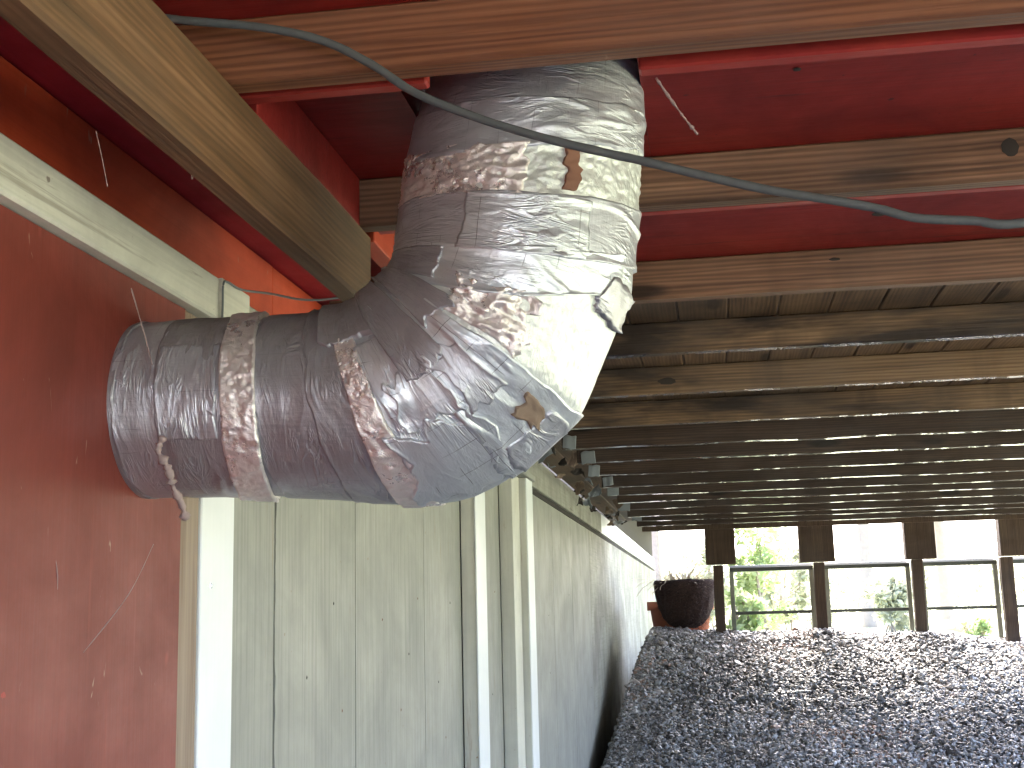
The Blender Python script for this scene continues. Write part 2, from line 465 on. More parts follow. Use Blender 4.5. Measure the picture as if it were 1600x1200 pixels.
# loose stones over the bed: nobody could count them
def gravel():
    ph = (1 + 5 ** .5) / 2
    ico = np.array([(-1, ph, 0), (1, ph, 0), (-1, -ph, 0), (1, -ph, 0), (0, -1, ph), (0, 1, ph), (0, -1, -ph), (0, 1, -ph), (ph, 0, -1), (ph, 0, 1), (-ph, 0, -1), (-ph, 0, 1)]) / 1.9
    fc = np.array([(0, 11, 5), (0, 5, 1), (0, 1, 7), (0, 7, 10), (0, 10, 11), (1, 5, 9), (5, 11, 4), (11, 10, 2), (10, 7, 6), (7, 1, 8), (3, 9, 4), (3, 4, 2), (3, 2, 6), (3, 6, 8), (3, 8, 9), (4, 9, 5), (2, 4, 11), (6, 2, 10), (8, 6, 7), (9, 8, 1)])
    n = 76000
    y = 8.0 + 4.1 * rng.random(n); x = -.87 + 4.4 * rng.random(n)
    x = np.where(rng.random(n) < .12, -.80 + .28 * rng.random(n), x)
    z = ground_z(x, y) + gravel_lump(x, y)
    sz = .0095 + .009 * rng.random(n) ** 2.2
    sz = np.where(rng.random(n) < .02, sz * 1.7, sz)
    sc = np.stack([sz * (1 + .5 * rng.random(n)), sz * (.9 + .3 * rng.random(n)), sz * (.5 + .35 * rng.random(n))], -1)
    a = rng.random(n) * 6.283; tl = rng.normal(0, .45, n); tl2 = rng.normal(0, .45, n)
    V = ico[None] * (1 + .28 * rng.normal(size=(n, 12, 1)).clip(-1.3, 1.3)) * sc[:, None]
    def rot(V, ang, i, j):
        c, s_ = np.cos(ang)[:, None], np.sin(ang)[:, None]; W = V.copy()
        W[..., i] = V[..., i] * c - V[..., j] * s_; W[..., j] = V[..., i] * s_ + V[..., j] * c; return W
    V = rot(rot(rot(V, tl, 0, 2), tl2, 1, 2), a, 0, 1)
    V = V + np.stack([x, y, z + sz * .25], -1)[:, None]
    F = fc[None] + (np.arange(n) * 12)[:, None, None]
    tint = np.repeat(np.clip(rng.random(n) + .55 * fbm(x * 1.1, y * 1.1, 8.0, 3) - .06, 0, 1), 12)
    o = mesh_np('gravel', V.reshape(-1, 3), F.reshape(-1, 3), M_stone, smooth=False, tint=tint)
    props(o, 'loose grey and brown gravel heaped under the deck', 'gravel', kind='stuff')
gravel()

# ================================================================== THE HOUSE WALL (left)
XW = -.89
NAILS = []
hw = thing('house_wall', (XW, 10, -1.4), 'long pale beige grooved siding wall receding beside the gravel', 'wall')
box('wall_backing', M_dirt, -1.30, -.906, -5, 19.4, -1.6, 2.3, hw, 0)
edges = [2.264, 2.538, 3.14, 3.91, 4.50]
def siding(y0, y1, x=XW, z1=.605, gap=.004, z0=-1.5):
    n = max(2, int((y1 - y0) / .05)); m = 240
    # a panel with a slightly uneven, ragged edge where it meets the next
    ragged = abs(y0 - 2.538) < .01
    if ragged: gap = .012
    ys_ = np.linspace(y0 + gap, y1 - gap * .2, n); zs = np.linspace(z0, z1, m)
    Yg, Zg = np.meshgrid(ys_, zs)
    Xg = np.full_like(Yg, x) + .0012 * fbm(Yg * 5, Zg * 1.2, 4, 3)
    if ragged: Yg[:, 0] += .009 * fbm(zs * 16, zs * 0, 2.0, 4)
    Xb = Xg.copy(); Xb[:] = -.905
    V = np.stack([Xg, Yg, Zg], -1).reshape(-1, 3)
    V2 = np.stack([Xb, Yg, Zg], -1).reshape(-1, 3)
    i = np.arange(m - 1)[:, None] * n + np.arange(n - 1)[None]
    F = np.stack([i, i + 1, i + n + 1, i + n], -1).reshape(-1, 4)
    k = len(V); e = []
    for r in range(m - 1):
        e.append((r * n, (r + 1) * n, (r + 1) * n + k, r * n + k)); e.append((r * n + n - 1, r * n + n - 1 + k, (r + 1) * n + n - 1 + k, (r + 1) * n + n - 1))
    for cc in range(n - 1): e.append((cc, cc + k, cc + 1 + k, cc + 1)); e.append(((m - 1) * n + cc, (m - 1) * n + cc + 1, (m - 1) * n + cc + 1 + k, (m - 1) * n + cc + k))
    V = np.concatenate([V, V2]); F = np.concatenate([F, np.array(e)])
    o0 = V[0].copy()
    return mesh_np('siding_panel', V - o0, F, M_beige if y0 < 9 else M_beige_d, hw, o0, smooth=False)  # far panels take a darker beige that puts shade into the colour
for a, b in zip(edges[:-1], edges[1:]): siding(a, b)
siding(4.83, 5.35)
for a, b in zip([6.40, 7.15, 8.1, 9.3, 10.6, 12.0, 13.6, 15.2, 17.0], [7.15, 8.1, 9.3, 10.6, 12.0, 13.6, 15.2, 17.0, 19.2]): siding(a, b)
for (y_, z_) in ((2.75, -.12), (2.95, .04), (3.02, -.21), (3.4, .0), (3.6, -.25), (3.82, .06), (3.7, -.1), (4.1, -.2), (4.3, .05), (4.2, -.38), (5.2, .1), (5.1, -.3), (6.9, .0), (6.9, -.3), (7.9, .12), (7.9, -.45), (9.1, 0), (9.1, -.5)):
    NAILS.append((y_, z_))
# upright casings (the two stepped pilasters)
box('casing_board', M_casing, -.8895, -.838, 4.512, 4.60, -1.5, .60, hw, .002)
box('casing_face', M_white, -.838, -.832, 4.505, 4.70, -1.5, .60, hw, .0015)
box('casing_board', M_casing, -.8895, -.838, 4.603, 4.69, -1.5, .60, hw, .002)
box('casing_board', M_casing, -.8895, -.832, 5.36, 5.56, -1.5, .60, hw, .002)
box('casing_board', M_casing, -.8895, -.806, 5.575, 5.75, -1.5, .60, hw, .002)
box('casing_face', M_white, -.806, -.80, 5.575, 5.76, -1.5, .60, hw, .0015)
box('casing_head', M_beige, -.8895, -.79, 4.45, 5.80, .603, .628, hw, .003)
# frieze board above the siding, behind the joist ends, with a dark gap beneath
box('gap_strip', M_dirt, -.905, -.886, 2.9, 19.2, .607, .632, hw, 0)
for a, b in ((2.9, 5.2), (5.204, 8.6), (8.604, 10.2), (10.204, 19.2)):
    box('frieze_board', M_white if a > 10 else M_beige_d, -.905, -.872, a, b, .634, .79, hw, .003, warp=.0015, cuts=8, ax=1)  # white on the far length stands in for daylight beyond the deck
box('end_board', M_white, -.905, -.868, 19.2, 19.3, -1.5, .60, hw, .003)

box('sky_blocker', M_beige_d, -.906, .35, 11.3, 19.6, 1.22, 1.27, hw, .003)  # unseen slab added to keep sky light off the far wall
# ================================================================== RED PLYWOOD WALL (left, near)
rw = thing('plywood_wall', (XW, .5, -1.5), 'red painted plywood wall at left that the duct comes out of', 'wall')
box('plywood_panel', M_redwall, -.889, -.872, -1.2, 2.024, -1.5, .532, rw, .0015)
box('plywood_panel', M_redwall, -.889, -.872, -4.5, -1.204, -1.5, .532, rw, .0015)
box('edge_strip', M_edge, -.889, -.874, 2.026, 2.104, -1.5, .531, rw, .002)
cb = box('corner_board', M_white, -.889, -.871, 2.110, 2.262, -1.5, .527, rw, .002, label='bright white vertical corner board')
box('corner_cap', M_trim, -.889, -.846, 2.125, 2.262, .529, .612, rw, .002)
box('ledger_trim', M_trim, -.889, -.850, -3.5, 2.121, .534, .612, rw, .004, warp=.0012, cuts=10, ax=1)
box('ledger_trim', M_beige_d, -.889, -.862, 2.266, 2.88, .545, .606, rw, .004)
box('rim_board', M_redrim, -.905, -.887, -3.5, 2.503, .616, .738, rw, .002, warp=.0008, cuts=8, ax=1)
box('rim_board', M_redrim, -.905, -.888, 2.507, 2.89, .610, .738, rw, .002)
box('top_ledger', M_crimson, -.905, -.80, -3.5, 2.89, .743, .789, rw, .002)

# paint drips, scuffs: small proud flakes on the red panel
def blob(name, mat, y, z, ry, rz, x, parent, t=.0012):
    n = 14; V = [(t, 0, 0)]; 
    for k in range(n):
        a = 6.283 * k / n; q = random.uniform(.75, 1.15); V.append((0, ry * q * math.cos(a), rz * q * math.sin(a)))
    me = bpy.data.meshes.new(name); me.from_pydata(V, [], [(0, 1 + k, 1 + (k + 1) % n) for k in range(n)])
    return link(name, me, mat, parent, (x, y, z))

# ================================================================== THE DECK
deck = thing('wooden_deck', (1.2, 5, -.3), 'underside of the raised wooden deck with red painted bays and brown joists', 'deck')
ZJ, ZC = .70, .792
XR = 3.4
jy = [-1.68, -1.04, -.40, .24, .88, 1.513, 2.159, 2.84, 3.481, 4.131, 4.80, 5.45, 6.0, 6.54, 7.1, 7.66, 8.2, 8.8, 9.4, 10.0, 10.55]
jy = [y if y < 5 else y + random.uniform(-.06, .06) for y in jy]
for i, y in enumerate(jy):
    near = y < 3
    x0 = -.79 if y < 2.5 else (-.868 if y < 4.5 else -.60 + random.uniform(-.02, .015))
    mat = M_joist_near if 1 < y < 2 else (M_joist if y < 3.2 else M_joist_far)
    if y > 4.9: mat = M_joist_dark  # far joists take a much darker wood
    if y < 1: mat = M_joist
    z0 = ZJ + (random.uniform(-.003, .003) if y > 3 else 0)
    box('joist', mat, x0, XR, y, y + (.040 if y < 5 else random.uniform(.042, .06)), z0, ZC - .001, deck, .004 if near else .003, warp=.0010 if y < 5 else .003, cuts=14, ax=0)
box('rim_joist', M_post, -.60, XR, 11.12, 11.16, .69, .91, deck, .003)
box('rim_joist', M_joist, XR + .002, XR + .042, -1.7, 11.16, .69, .91, deck, .003)
# red painted panels between the near joists
for a, b in ((-1.7, -.5), (-.498, 1.53), (2.182, 2.858)):
    box('ceiling_panel', M_red, -.799, XR, a, b, ZC, ZC + .018, deck, 0)
HX0, HX1, HY0, HY1 = -.435, -.073, 1.62, 2.157          # the bay is open round the riser
box('ceiling_panel', M_red, -.799, HX0, 1.532, 2.18, ZC, ZC + .018, deck, 0)
box('ceiling_panel', M_red, HX1, XR, 1.532, 2.18, ZC, ZC + .018, deck, 0)
box('hatch_side', M_red, HX0 - .02, HX0 - .002, 1.54, 2.175, ZC + .02, 1.15, deck, .001)
box('hatch_side', M_red, HX1 + .002, HX1 + .02, 1.54, 2.175, ZC + .02, 1.15, deck, .001)
box('hatch_side', M_red, HX0, HX1, 1.54, 1.556, ZC + .002, 1.15, deck, .001)
box('ceiling_panel', M_red, HX0 + .001, HX1 - .001, 2.064, 2.179, ZC + .0005, ZC + .018, deck, 0)
box('hatch_side', M_red, HX0, HX1, 2.064, 2.078, ZC + .020, 1.15, deck, .001)
box('hatch_lid', M_red, HX0 - .02, HX1 + .02, 1.54, 2.175, 1.152, 1.17, deck, .001)
# red battens just behind the first two joists; the duct interrupts the first
box('batten', M_red_edge, -.065, XR, 1.600, 1.626, .706, ZC - .002, deck, .003, warp=.001, cuts=8, ax=0)
box('batten', M_red_edge, -.70, -.352, 1.600, 1.626, .716, ZC - .002, deck, .003)
box('batten', M_red_edge, -.59, XR, 2.232, 2.256, .712, ZC - .002, deck, .003, warp=.001, cuts=8, ax=0)
# deck boards running away from the camera
x = -.868; k = 0
while x < XR + .04:
    wd = .133
    box('deck_board', M_board, x, min(x + wd, XR + .06), 2.862, 11.20 + random.uniform(-.01, .01), ZC + .0005 * (k % 2), ZC + .038, deck, .004)
    x += wd + .0012; k += 1
# near part of the deck top, above the red panels
x = -.868
while x < XR + .04:
    if x + .139 > HX0 - .03 and x < HX1 + .03:
        box('deck_board', M_board, x, x + .139, -1.72, 1.536, ZC + .0195, ZC + .055, deck, .003)
        box('deck_board', M_board, x, x + .139, 2.18, 2.858, ZC + .0195, ZC + .055, deck, .003)
    else:
        box('deck_board', M_board, x, min(x + .139, XR + .06), -1.72, 2.858, ZC + .0195, ZC + .055, deck, .003)
    x += .1445
# beam under the joist ends at left, with red blocking above it
box('beam', M_beam, -.637, -.594, -1.7, 2.215, .562, .6985, deck, .005, warp=.0015, cuts=14, ax=1, label='dusty brown beam running along the left under the joists')
for a, b in ((.281, .878), (1.628, 2.157), (2.258, 2.838)):
    box('blocking', M_redrim if a > 2 else M_red, -.637, -.601, a, b, .7005, ZC - .002, deck, .002)
# posts and the square blocks they carry
for (px, pw, bx0, bx1) in ((0.03, .085, -.071, .183), (.872, .088, .718, 1.008), (1.672, .088, 1.586, 1.833), (2.385, .10, 2.347, 2.60), (3.1, .09, 2.98, 3.24)):
    p = box('post', M_post, px - pw / 2, px + pw / 2, 11.17, 11.17 + .09, -1.0, .385, deck, .004, warp=.004, cuts=6, ax=2)
    box('post_block', M_post, bx0, bx1, 11.165, 11.30, .388 + random.uniform(0, .012), .705, deck, .005)
# supports further back to the right and behind the camera
for (px, py) in ((XR, .9), (XR, 6.2), (XR, -1.6), (.9, -1.6)):
    box('post', M_post, px - .045, px + .045, py - .045, py + .045, -1.4, .70, deck, .004)

# screw holes and knots as real recess-dark plugs on the joists
def plug(name, x, z, y, rx, rz, mat, parent):
    n = 16; V = [(0, 0, 0)] + [(rx * random.uniform(.85, 1.1) * math.cos(6.283 * k / n), .0, rz * random.uniform(.85, 1.1) * math.sin(6.283 * k / n)) for k in range(n)]
    V[0] = (0, -.0015, 0)
    me = bpy.data.meshes.new(name); me.from_pydata(V, [], [(0, 1 + (k + 1) % n, 1 + k) for k in range(n)])
    for p in me.polygons: p.use_smooth = True
    return link(name, me, mat, parent, (x, y, z))
plug('knot', .528, .756, 2.1575, .015, .016, M_dirt, deck)

for (x_, z_, y_, rx, rz) in ((.30, .765, 2.838, .012, .004), (-.12, .74, 4.129, .03, .012)):
    plug('knot', x_, z_, y_, rx, rz, M_dirt, deck)
def cplug(x_, y_, rx, ry, mat, nm='knot'):
    o = plug(nm, x_, ZC - .0012, y_, rx, ry, mat, deck); o.rotation_euler[0] = math.pi / 2; return o
for (x_, y_, rx, ry) in ((.36, 1.76, .007, .010), (.16, 1.84, .006, .007), (.20, 2.45, .010, .014), (.37, 2.60, .014, .02)): cplug(x_, y_, rx, ry, M_dirt)
cplug(.425, 1.70, .012, .010, M_paper, 'putty_spot')
for (y_, z_, ry, rz, m_) in ((1.33, .02, .010, .022, M_red_edge), (1.36, -.045, .022, .035, M_red_edge), (1.50, -.08, .012, .008, M_red_edge), (1.30, .08, .006, .018, M_red_edge)):
    o = blob('paint_scuff', m_, y_, z_, ry, rz, -.8722, rw, .0004)
for (y_, z_) in NAILS: blob('nail_head', M_rust if (y_ * 10) % 2 < 1 else M_dirt, y_, z_, .0035, .0045, -.8885, hw, .0015)
blob('nail_head', M_nail, 2.156, .066, .006, .006, -.8712, rw, .002)

# ================================================================== THE DUCT
RG = np.array([  # s, inner x, inner z, outer x, outer z, half depth
    (0, -.885, .469, -.885, .199, .135), (1, -.742, .469, -.742, .197, .136), (2, -.600, .470, -.575, .184, .142),
    (3, -.540, .474, -.440, .171, .152), (3.5, -.520, .482, -.355, .181, .158), (4, -.497, .496, -.268, .228, .166),
    (5, -.473, .514, -.187, .300, .174), (6, -.463, .527, -.148, .385, .176), (7, -.457, .545, -.112, .465, .178),
    (8, -.447, .620, -.093, .600, .177), (9, -.437, .700, -.083, .700, .173), (10, -.430, .736, -.079, .728, .169),
    (11, -.404, .815, -.075, .812, .162), (12, -.390, .930, -.071, .925, .158), (13, -.372, 1.12, -.066, 1.12, .157)])
YD = 1.885
slen = np.concatenate([[0], np.cumsum(np.hypot(np.diff((RG[:, 1] + RG[:, 3]) / 2), np.diff((RG[:, 2] + RG[:, 4]) / 2)))])
def ring(s):
    out = []
    for c in range(1, 6):
        v = 0
        for o_, w_ in ((-.16, .2), (0, .6), (.16, .2)): v = v + w_ * np.interp(s + o_, RG[:, 0], RG[:, c])
        out.append(v)
    return out
def duct_pt(s, th, dr):
    ix, iz, ox, oz, ry = ring(s)
    cx, cz, hx, hz = (ix + ox) / 2, (iz + oz) / 2, (ox - ix) / 2, (oz - iz) / 2
    px, py, pz = hx * np.cos(th), -ry * np.sin(th), hz * np.cos(th)
    L = np.sqrt(px ** 2 + py ** 2 + pz ** 2)
    return np.stack([cx + px * (1 + dr / L), YD + py * (1 + dr / L), cz + pz * (1 + dr / L)], -1)

duct = thing('ventilation_duct', (-.45, YD, .2), 'large silver taped duct bending from the red wall up into the deck', 'duct')
DEG = math.pi / 180
def ridged(a, b, c, o=3):
    r = 0; am = 1
    for i in range(o):
        r = r + am * (1 - np.abs(vnoise(a * 2 ** i + 7 * i, b * 2 ** i, c + i * 1.9)) * 2); am *= .5
    return r / 1.9
def shell(name, s0, s1, t0, t1, mat, dr=.002, amp=.0025, mode='tape', jag=.03, ns=None, nt_=None, seed=0.0, lip=.0, tilt=0.0, tilt_dir=0.0, label=None, parent=None, diag=0.0, tjag=.03):
    """one layer wrapped on the duct: s0..s1 along the run, t0..t1 degrees round it (0 outer side, 90 towards the camera)"""
    full = (t1 - t0) >= 360
    la, lb = np.interp([s0, s1], RG[:, 0], slen)
    ns = ns or int(max(10, (lb - la) / .0028)); nt_ = nt_ or int(max(12, (t1 - t0) / 1.15))
    u = np.linspace(0, 1, ns)[:, None]; th = np.linspace(t0, t1, nt_)[None] * DEG
    if not full:
        # ragged ends of the strip
        e0 = tjag * fbm(u * 5 + seed, u * 0 + 1.3, seed, 3); e1 = tjag * fbm(u * 5 + seed + 9, u * 0, seed, 3)
        w_ = np.linspace(0, 1, nt_)[None]
        th = th + e0 * (1 - w_) + e1 * w_
    thn = th % (2 * math.pi)
    cn, sn = np.cos(th), np.sin(th)
    j0 = jag * fbm(cn * 3 + seed, sn * 3 + 4, seed, 4); j1 = jag * fbm(cn * 3 + seed + 20, sn * 3, seed, 4)
    ta, tb = tilt if isinstance(tilt, tuple) else (tilt, tilt)
    da, db = tilt_dir if isinstance(tilt_dir, tuple) else (tilt_dir, tilt_dir)
    sa, sb = s0 + j0 + ta * np.cos(th - da * DEG), s1 + j1 + tb * np.cos(th - db * DEG)
    s_ = sa * (1 - u) + sb * u
    th2 = np.broadcast_to(th, s_.shape)
    L = np.interp(s_, RG[:, 0], slen)
    cn, sn = np.cos(th2), np.sin(th2)
    if mode == 'tape':     # long tension wrinkles round the pipe, drifting along it
        drift = L * 30 + diag * th2 + 1.3 * fbm(cn * 1.3 + seed, sn * 1.3, seed, 2)
        w1 = ridged(drift, cn * 1.1 + seed, sn * 1.1 + seed * .7)
        msk = np.clip(.25 + 1.2 * fbm(cn * 1.8 + 3, sn * 1.8 + seed, L * 7, 2), 0, 1)
        h = amp * (1.5 * np.maximum(w1, -.1) ** 2 * msk + .55 * fbm(L * 16, cn * 2.2 + seed, sn * 2.2, 3))
    elif mode == 'foil':   # crushed facets
        h = amp * (1.1 * ridged(L * 60 + seed, th2 * 6.0, seed, 3) + .7 * fbm(L * 120, th2 * 14, seed, 2))
    else:
        h = amp * (fbm(L * 40, th2 * 5, seed, 3) + .6 * ridged(L * 120, th2 * 2, seed, 2) * .4)
    e = np.minimum(u, 1 - u) * np.ones_like(s_) * ns
    drr = dr + h
    lf = lip * (.4 + fbm(cn * 4 + seed, sn * 4, 7, 3)) * np.exp(-e / 1.5)
    drr = drr + lf
    P = duct_pt(s_, th2, drr)
    # rims that drop to the layer below
    def rim(row, ra): return duct_pt(s_[row][None], th2[row][None], (np.zeros_like(s_[row]) - .004)[None])
    P = np.concatenate([rim(0, 0), P, rim(-1, 0)]); n = ns + 2
    Lr = np.concatenate([L[:1], L, L[-1:]]); Tr = np.concatenate([th2[:1], th2, th2[-1:]])
    if not full:
        def col(c):
            s2 = np.concatenate([s_[:1], s_, s_[-1:]])[:, c:c + 1] if c >= 0 else np.concatenate([s_[:1], s_, s_[-1:]])[:, -1:]
            t2 = Tr[:, c:c + 1] if c >= 0 else Tr[:, -1:]
            return duct_pt(s2, t2, np.full_like(s2, -.004))
        P = np.concatenate([col(0), P, col(-1)], 1)
        Lr = np.concatenate([Lr[:, :1], Lr, Lr[:, -1:]], 1); Tr = np.concatenate([Tr[:, :1], Tr, Tr[:, -1:]], 1)
    m = P.shape[1]
    i = np.arange(n - 1)[:, None] * m + np.arange(m - 1)[None]
    F = np.stack([i, i + m, i + m + 1, i + 1], -1).reshape(-1, 4)
    uv = np.stack([Lr + seed * .37, Tr * .165 + seed], -1).reshape(-1, 2)
    o = mesh_np(name, P.reshape(-1, 3) - np.array(duct.location), F, mat, parent or duct, duct.location, uv=uv)
    if label: o['label'] = label
    return o

# sheet-metal core and insulated body
shell('pipe_body', 0, 3.2, -180, 180, M_tape_dk, 0, .0022, seed=1, jag=0)
shell('elbow_body', 3.1, 7.1, -180, 180, M_tape, 0, .003, seed=2, jag=0, diag=.3)
shell('riser_body', 7.0, 13, -180, 180, M_tape, 0, .002, seed=3, jag=0)
shell('hole_gap', 0.0, .05, -180, 180, M_dirt, .0085, .003, 'cream', seed=44, jag=.02)
shell('wall_flange', 0.0, .16, -180, 180, M_tape_dk, .004, .002, seed=4)
# horizontal run
shell('tape_wrap', .12, .62, -180, 180, M_tape, .003, .0045, seed=5, tilt=.03, lip=.002)
shell('tape_wrap', .55, 1.30, -180, 180, M_tape_dk, .0045, .0035, seed=6, tilt=.05, tilt_dir=60, lip=.002, label='dusty tape wrap')
shell('tape_patch', .62, 1.24, 62, 122, M_tape, .0055, .0055, seed=7, jag=.04, lip=.002)
shell('foil_band', 1.18, 1.49, -180, 180, M_foil, .0078, .0020, 'foil', seed=8, tilt=(.12,.15), tilt_dir=(90,90), jag=.02, lip=.001, label='crinkled bright foil band nearest the red wall')
shell('tape_wrap', 1.62, 2.35, -180, 180, M_tape_dk, .002, .0018, seed=9, jag=.05)
shell('tape_wrap', 2.25, 2.97, -180, 180, M_tape_dk, .0035, .0055, seed=10, jag=.08, diag=1.2, tilt=.06, lip=.002)
shell('foil_band', 2.85, 3.22, -40, 124, M_foil, .007, .0022, 'foil', seed=11, jag=.04, label='slanted crinkled foil band at the start of the bend')
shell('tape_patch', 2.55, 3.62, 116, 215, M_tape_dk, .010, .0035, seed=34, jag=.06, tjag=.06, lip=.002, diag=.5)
# elbow
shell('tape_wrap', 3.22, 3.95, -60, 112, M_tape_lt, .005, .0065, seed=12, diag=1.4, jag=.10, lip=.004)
shell('foil_facing', 4.7, 7.1, -110, 170, M_foil_cream, .003, .0014, 'cream', seed=16, label='pale cream foil facing on the outer bend')
shell('foil_patch', 4.95, 6.15, 60, 104, M_foil, .006, .0075, 'foil', seed=17, jag=.25, tjag=.16, lip=.004, label='crumpled shiny foil in the crook of the bend')
shell('tape_wrap', 3.82, 4.95, -80, 215, M_tape_lt, .0085, .0065, seed=18, diag=.5, jag=.08, lip=.004)
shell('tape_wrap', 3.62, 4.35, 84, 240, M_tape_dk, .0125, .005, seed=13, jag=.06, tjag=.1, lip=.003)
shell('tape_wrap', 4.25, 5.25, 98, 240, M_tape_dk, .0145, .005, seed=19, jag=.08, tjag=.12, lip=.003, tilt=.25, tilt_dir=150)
shell('tape_patch', 3.95, 4.62, 56, 86, M_tape, .0125, .0065, seed=35, jag=.15, tjag=.1, lip=.004, diag=.5)
shell('torn_patch', 4.40, 4.58, 27, 46, M_paper, .0125, .002, 'foil', seed=20, jag=.25, tjag=.10, lip=.002, label='torn brown paper showing through the tape')
shell('tape_patch', 3.35, 3.92, 60, 88, M_tape_lt, .0105, .0065, seed=21, jag=.25, tjag=.12, lip=.005)
shell('tape_flap', 3.12, 3.95, 12, 58, M_tape_lt, .0115, .0015, seed=15, jag=.22, tjag=.22, lip=.003, label='smooth pale flap of tape under the bend')
shell('tape_patch', 3.95, 4.7, 2, 30, M_tape, .012, .004, seed=22, jag=.15, tjag=.08, lip=.005)
# riser
shell('tape_wrap', 6.08, 7.25, -180, 180, M_tape_lt, .0068, .0065, seed=23, jag=.05, lip=.007, tilt=(.99, .28), tilt_dir=(-16, -45))
shell('tape_wrap', 7.15, 8.0, -180, 180, M_tape, .0085, .0045, seed=24, jag=.03, lip=.002, tilt=(.28, .2), tilt_dir=(-45, -90))
shell('tape_patch', 7.15, 7.98, 47, 105, M_tape_lt, .0105, .0055, seed=25, jag=.03, lip=.002, tilt=(.28, .2), tilt_dir=(-45, -90))
shell('tape_patch', 6.2, 7.15, 112, 200, M_tape_dk, .0095, .0055, seed=26, jag=.05, lip=.003, tilt=(.8, .28), tilt_dir=(-16, -45))
shell('foil_band', 7.9, 9.0, -180, 180, M_foil_cream, .005, .0020, 'foil', seed=27, jag=.04, lip=.002, tilt=(.2, .5), tilt_dir=(-90, -90), label='pale foil collar where the riser narrows')
shell('foil_band', 7.98, 9.1, 80, 200, M_foil, .0078, .0030, 'foil', seed=28, jag=.10, tjag=.1, lip=.002, tilt=(.2, .5), tilt_dir=(-90, -90))
shell('strap', 8.03, 8.72, 55, 61.5, M_rust, .011, .002, 'foil', seed=29, jag=.12, tjag=.05, tilt=.2, tilt_dir=-90, label='short rusty brown strap on the collar')
shell('tape_wrap', 8.95, 10.4, -180, 180, M_tape, .0065, .0065, seed=30, jag=.10, diag=.6, lip=.003, tilt=.5, tilt_dir=-90)
shell('tape_wrap', 10.2, 11.6, -180, 180, M_tape, .0052, .0055, seed=31, jag=.10, diag=-.4, lip=.003, tilt=.45, tilt_dir=-80)
shell('tape_wrap', 11.4, 12.9, -180, 180, M_tape_lt, .003, .0045, seed=32, jag=.05, lip=.002, tilt=.2, tilt_dir=-80)
shell('torn_flap', 6.47, 7.05, 2, 30, M_tape_dk, .0105, .003, seed=33, jag=.2, tjag=.1, lip=.006)

# ================================================================== CABLES AND COBWEBS
pc = [(-.86, 1.452, .90), (-.76, 1.456, .80), (-.66, 1.46, .7715), (-.542, 1.46, .7485), (-.457, 1.46, .722), (-.391, 1.46, .683), (-.335, 1.46, .640), (-.255, 1.46, .5995), (-.177, 1.46, .568), (-.100, 1.46, .542), (-.062, 1.46, .530), (.012, 1.46, .505), (.085, 1.46, .482), (.156, 1.46, .464), (.205, 1.46, .4507), (.247, 1.46, .436), (.31, 1.46, .428), (.364, 1.46, .4215), (.55, 1.46, .44), (.9, 1.46, .55), (1.4, 1.47, .69)]
props(tube('cable', pc, .0055, M_cable, seg=10, jitter=.04), 'dusty grey cable sagging across in front of the duct', 'cable')
thinw = [(-.846, 2.118, .40), (-.843, 2.118, .55), (-.843, 2.12, .598), (-.842, 2.14, .607), (-.838, 2.20, .6075), (-.80, 2.25, .61), (-.75, 2.28, .603), (-.70, 2.30, .606), (-.65, 2.30, .615), (-.61, 2.25, .628)]
props(tube('wire', thinw, .0022, M_wire, seg=6), 'thin wire looped over the pale trim above the duct', 'wire')

def web(pts, r, label, lump=.0):
    o = tube('cobweb', pts, (lambda t: r * (1 + lump * random.random())), M_web, seg=5, res=8, jitter=.5)
    props(o, label, 'cobweb'); return o
def frompx(px, py, d_):      # a point in metres: where the sight line of a photo pixel meets depth d_
    c = R3 @ Vector((px - 800, 600 - py, -2000)) / 2000
    return tuple(c * (d_ / c.y))
web([frompx(*p) for p in ((256, 682, 1.722), (247, 705, 1.725), (262, 730, 1.735), (270, 760, 1.75), (283, 785, 1.77), (290, 810, 1.79))], .0042, 'thick pinkish cobweb clump hanging off the duct near the wall', .9)
web([frompx(*p) for p in ((205, 450, 1.72), (225, 520, 1.73), (238, 570, 1.735))], .0009, 'thin cobweb strand across the wall end of the duct')
web([frompx(*p) for p in ((1025, 122, 1.66), (1050, 158, 1.66), (1070, 185, 1.66), (1090, 210, 1.66))], .0012, 'short dusty cobweb hanging below the red batten', 1.5)
for k_, (a_, b_, c_, lab) in enumerate((((150, 205, 1.30), (160, 250, 1.31), (168, 292, 1.32), 'fine cobweb thread hanging left of the dusty beam'), ((60, 780, 1.60), (90, 900, 1.62), (70, 1040, 1.64), 'fine cobweb thread over the scuffs of the red wall'), ((130, 1020, 1.70), (200, 930, 1.70), (240, 850, 1.70), 'fine cobweb thread slanting low across the red wall'), ((488, 505, 1.80), (498, 492, 1.80), (512, 484, 1.80), 'short pale cobweb wisp on top of the duct'))):
    web([frompx(*a_), frompx(*b_), frompx(*c_)], .0005 if k_ < 3 else .0012, lab)
props(tube('wood_splinter', [frompx(303, 250, 1.5), frompx(300, 280, 1.5)], .0014, M_dry, seg=5), 'small orange splinter stuck to the left beam', 'splinter')
for (a, b, d_) in (((905, 700), (940, 720), 7.2), ((955, 752), (985, 778), 7.8), ((930, 800), (958, 772), 6.8)):
    pass

